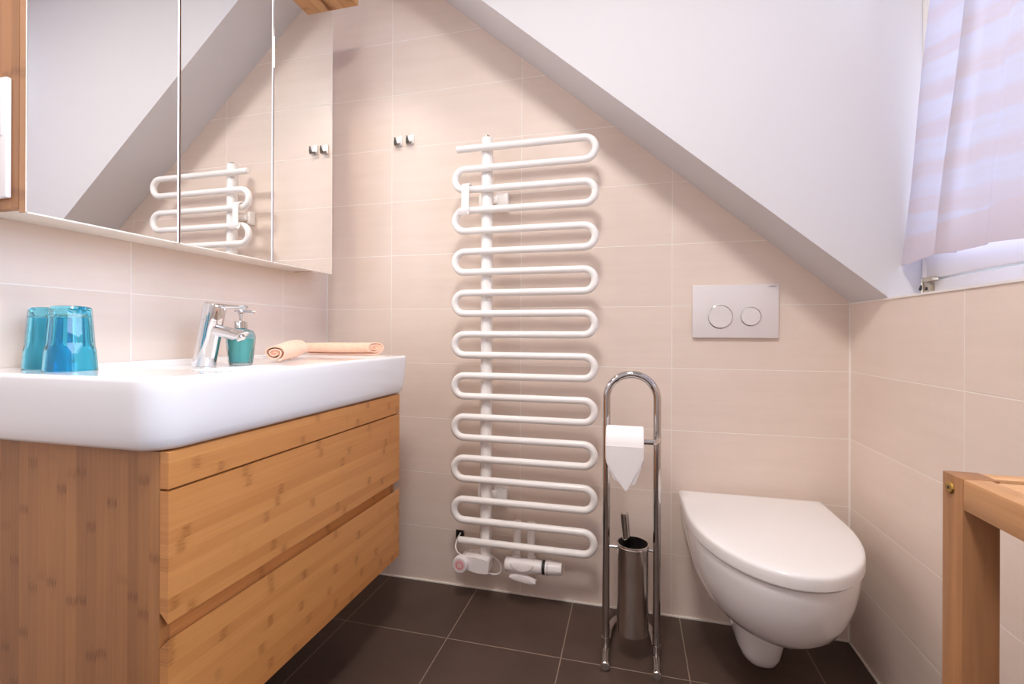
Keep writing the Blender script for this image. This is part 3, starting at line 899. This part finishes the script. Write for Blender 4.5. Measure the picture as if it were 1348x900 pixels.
mb.lathe([(.0070, 0), (.0072, .0008), (.0060, .0022), (.0040, .0024)], (LX0 + .0002, -.9505, .7345), (-1, 0, 0), 20)
sc_ = mb.build('screw', m_brass, rk)
MB().lathe([(.0020, 0), (.0020, .0003)], (LX0 - .0022, -.9505, .7345), (-1, 0, 0), 6).build('screw_socket', m_black, sc_)

# ---------------------------------------------------------------- curtain
def curtain_mat():
    m, nt, b = newmat('sheer striped curtain'); n = N(nt)
    pos, X, Y, Z = position(nt, True)
    wob = n.math('MULTIPLY', n.noise(n.combine(n.math('MULTIPLY', Y, 9), 0.0, n.math('MULTIPLY', Z, 2)), 1.0, 2, .5), .045)
    zz = n.math('ADD', n.math('ADD', Z, wob), n.math('MULTIPLY', Y, -.20))
    t = n.math('FRACT', n.math('DIVIDE', n.math('ADD', zz, 3.0), .085))
    band = n.math('MULTIPLY', n.smooth(t, .10, .22), n.math('SUBTRACT', 1.0, n.smooth(t, .50, .68)))
    thin = n.smooth(n.noise(n.combine(0.0, n.math('MULTIPLY', Y, 2), n.math('MULTIPLY', zz, 75)), 1.0, 2, .6), .42, .62)
    f = n.math('ADD', n.math('MULTIPLY', band, .7), n.math('MULTIPLY', thin, .3))
    hem = n.math('SUBTRACT', 1.0, n.smooth(Z, .0585, .0600))
    f = n.math('MAXIMUM', f, n.math('MULTIPLY', hem, .55))
    col = n.mix(f, rgb(206, 206, 226), rgb(204, 194, 206))
    col = n.mix(n.math('MULTIPLY', hem, .5), col, rgb(206, 192, 198))
    tl = n.node('ShaderNodeBsdfTranslucent'); df = n.node('ShaderNodeBsdfDiffuse'); tp_ = n.node('ShaderNodeBsdfTransparent')
    nt.links.new(col, tl.inputs[0]); nt.links.new(col, df.inputs[0])
    m1 = n.node('ShaderNodeMixShader'); m1.inputs[0].default_value = .06
    nt.links.new(df.outputs[0], m1.inputs[1]); nt.links.new(tl.outputs[0], m1.inputs[2])
    m2 = n.node('ShaderNodeMixShader')
    nt.links.new(n.math('SUBTRACT', .05, n.math('MULTIPLY', f, .045)), m2.inputs[0])
    nt.links.new(m1.outputs[0], m2.inputs[1]); nt.links.new(tp_.outputs[0], m2.inputs[2])
    nt.links.new(m2.outputs[0], nt.nodes['Material Output'].inputs[0])
    return m
m_curtain = curtain_mat()
ZH, ZC = 1.084, 2.135
cur = thing('curtain', 'sheer white curtain with satin stripes hanging in front of the window', 'curtain', (1.81, -.60, ZH))
path = [(1.815, -.2125), (1.803, -.222), (1.7990, -.260), (1.8010, -.310), (1.7990, -.360), (1.8010, -.410), (1.7980, -.437), (1.7880, -.440), (1.7830, -.420), (1.7790, -.4005), (1.7740, -.410), (1.7760, -.450), (1.7830, -.500),
        (1.7880, -.532), (1.7830, -.548), (1.7760, -.556), (1.7790, -.600), (1.7880, -.650), (1.7900, -.668), (1.7820, -.672), (1.7760, -.690), (1.7830, -.740), (1.7930, -.790), (1.7800, -.840), (1.7920, -.890), (1.7800, -.940), (1.7920, -.990)]
pp = catmull([(x, y, 0) for x, y in path], 7)
mb = MB(); NZ = 60
def hemz(y): return ZH - .012 * sst(-.36, -.60, y) + .003 * math.sin(y * 31)
grid = []
for k in range(NZ + 1):
    row = []
    t = k / NZ
    for p in pp:
        z = hemz(p.y) + (ZC - hemz(p.y)) * t
        y = p.y - .138 * (z - ZH) * sst(-1.1, -.25, p.y) 
        amp = 1 + .25 * t
        x = 1.800 + (p.x - 1.800) * (1 - .25 * t) + .028 * t + .002 * math.sin(z * 9 + p.y * 14) * min(1, t * 6)
        row.append(mb.bm.verts.new((x, y, z)))
    grid.append(row)
for a, b in zip(grid[:-1], grid[1:]):
    for i in range(len(pp) - 1):
        mb.bm.faces.new((a[i], a[i + 1], b[i + 1], b[i]))
mb.build('curtain_fabric', m_curtain, cur, smooth=180)
rod = thing('curtain_rod', 'slim white curtain rod above the window', 'curtain rod', (1.83, -.9, 2.14))
MB().tube([(1.828, -1.95, 2.142), (1.828, -.222, 2.142)], .006, 14, round_ends=True).build('rod', m_trim, rod)
for y in (-.24, -1.92): MB().box(1.826, 1.8495, y - .006, y + .006, 2.132, 2.152, .001).build('rod_bracket', m_trim, rod)

# ---------------------------------------------------------------- ceiling lamp, added out of view to fill the room with light
cl = thing('added_ceiling_lamp', 'unseen round ceiling lamp added to brighten the bathroom', 'ceiling lamp', (1.00, -1.36, H - .06))
MB().lathe([(.20, 0), (.205, -.01), (.205, -.03), (.195, -.034)], (1.00, -1.36, H - .0002), n=48).build('lamp_base', m_trim, cl)
m_dif, nt, b = newmat('lamp diffuser'); b.inputs['Emission Color'].default_value = (1, .86, .70, 1); b.inputs['Emission Strength'].default_value = 1.0
MB().lathe([(.193, -.034), (.185, -.046), (.15, -.058), (.08, -.066), (.01, -.068)], (1.00, -1.36, H), n=48).build('lamp_diffuser', m_dif, cl)

# ---------------------------------------------------------------- lights
def area(name, loc, rot, size, power, col, shape='DISK', sy=None, spread=PI):
    l = bpy.data.lights.new(name, 'AREA'); l.shape = shape; l.size = size
    if sy: l.size_y = sy
    l.energy = power; l.color = col; l.spread = spread
    o = bpy.data.objects.new(name, l); C.objects.link(o); o.location = loc; o.rotation_euler = rot
    return o
area('added_ceiling_light', (1.00, -1.36, H - .072), (0, 0, 0), .38, 20.5, (1.0, .965, .935))  # fill light of the added ceiling lamp
for y in LY:
    l = bpy.data.lights.new('downlight', 'SPOT'); l.energy = 5.5; l.color = (1, .86, .70); l.spot_size = math.radians(125); l.spot_blend = .6; l.shadow_soft_size = .02
    o = bpy.data.objects.new('downlight', l); C.objects.link(o); o.location = (.200, y, 2.017)
pt = area('window_portal', (1.925, -1.105, 1.63), (0, PI / 2, 0), 1.2, 1, (1, 1, 1), 'RECTANGLE', 1.78)
pt.data.cycles.is_portal = True
w = bpy.data.worlds.new('sky'); scene.world = w; w.use_nodes = True
bg = w.node_tree.nodes['Background']; bg.inputs[0].default_value = (.64, .77, 1.0, 1); bg.inputs[1].default_value = 10.5

# ---------------------------------------------------------------- camera
F = 616.962
cam = bpy.data.cameras.new('camera'); co = bpy.data.objects.new('camera', cam); C.objects.link(co)
cam.sensor_fit = 'HORIZONTAL'; cam.sensor_width = 36; cam.lens = F / 1348 * 36
cam.shift_y = -(450 - 439.67) / 1348
cam.clip_start = .02
yaw, roll = .2493, .0038
fw = Vector((-math.sin(yaw), math.cos(yaw), 0)); rt = Vector((math.cos(yaw), math.sin(yaw), 0)); up = Vector((0, 0, 1))
r3 = rt * math.cos(roll) + up * math.sin(roll); u3 = up * math.cos(roll) - rt * math.sin(roll)
M = Matrix((r3, u3, -fw)).transposed().to_4x4(); M.translation = Vector((1.1507, -1.5938, .9075))
co.matrix_world = M
scene.camera = co
for o in C.objects:
    if '_base' in o: del o['_base']

vs = scene.view_settings
vs.view_transform = 'Standard'; vs.look = 'None'; vs.gamma = 1.0; vs.use_curve_mapping = False; vs.exposure = 0.27
cy = scene.cycles
cy.use_denoising = True; cy.max_bounces = 16; cy.diffuse_bounces = 8; cy.glossy_bounces = 8; cy.transmission_bounces = 12; cy.transparent_max_bounces = 16
cy.sample_clamp_indirect = 6.0; cy.caustics_refractive = True; cy.caustics_reflective = True
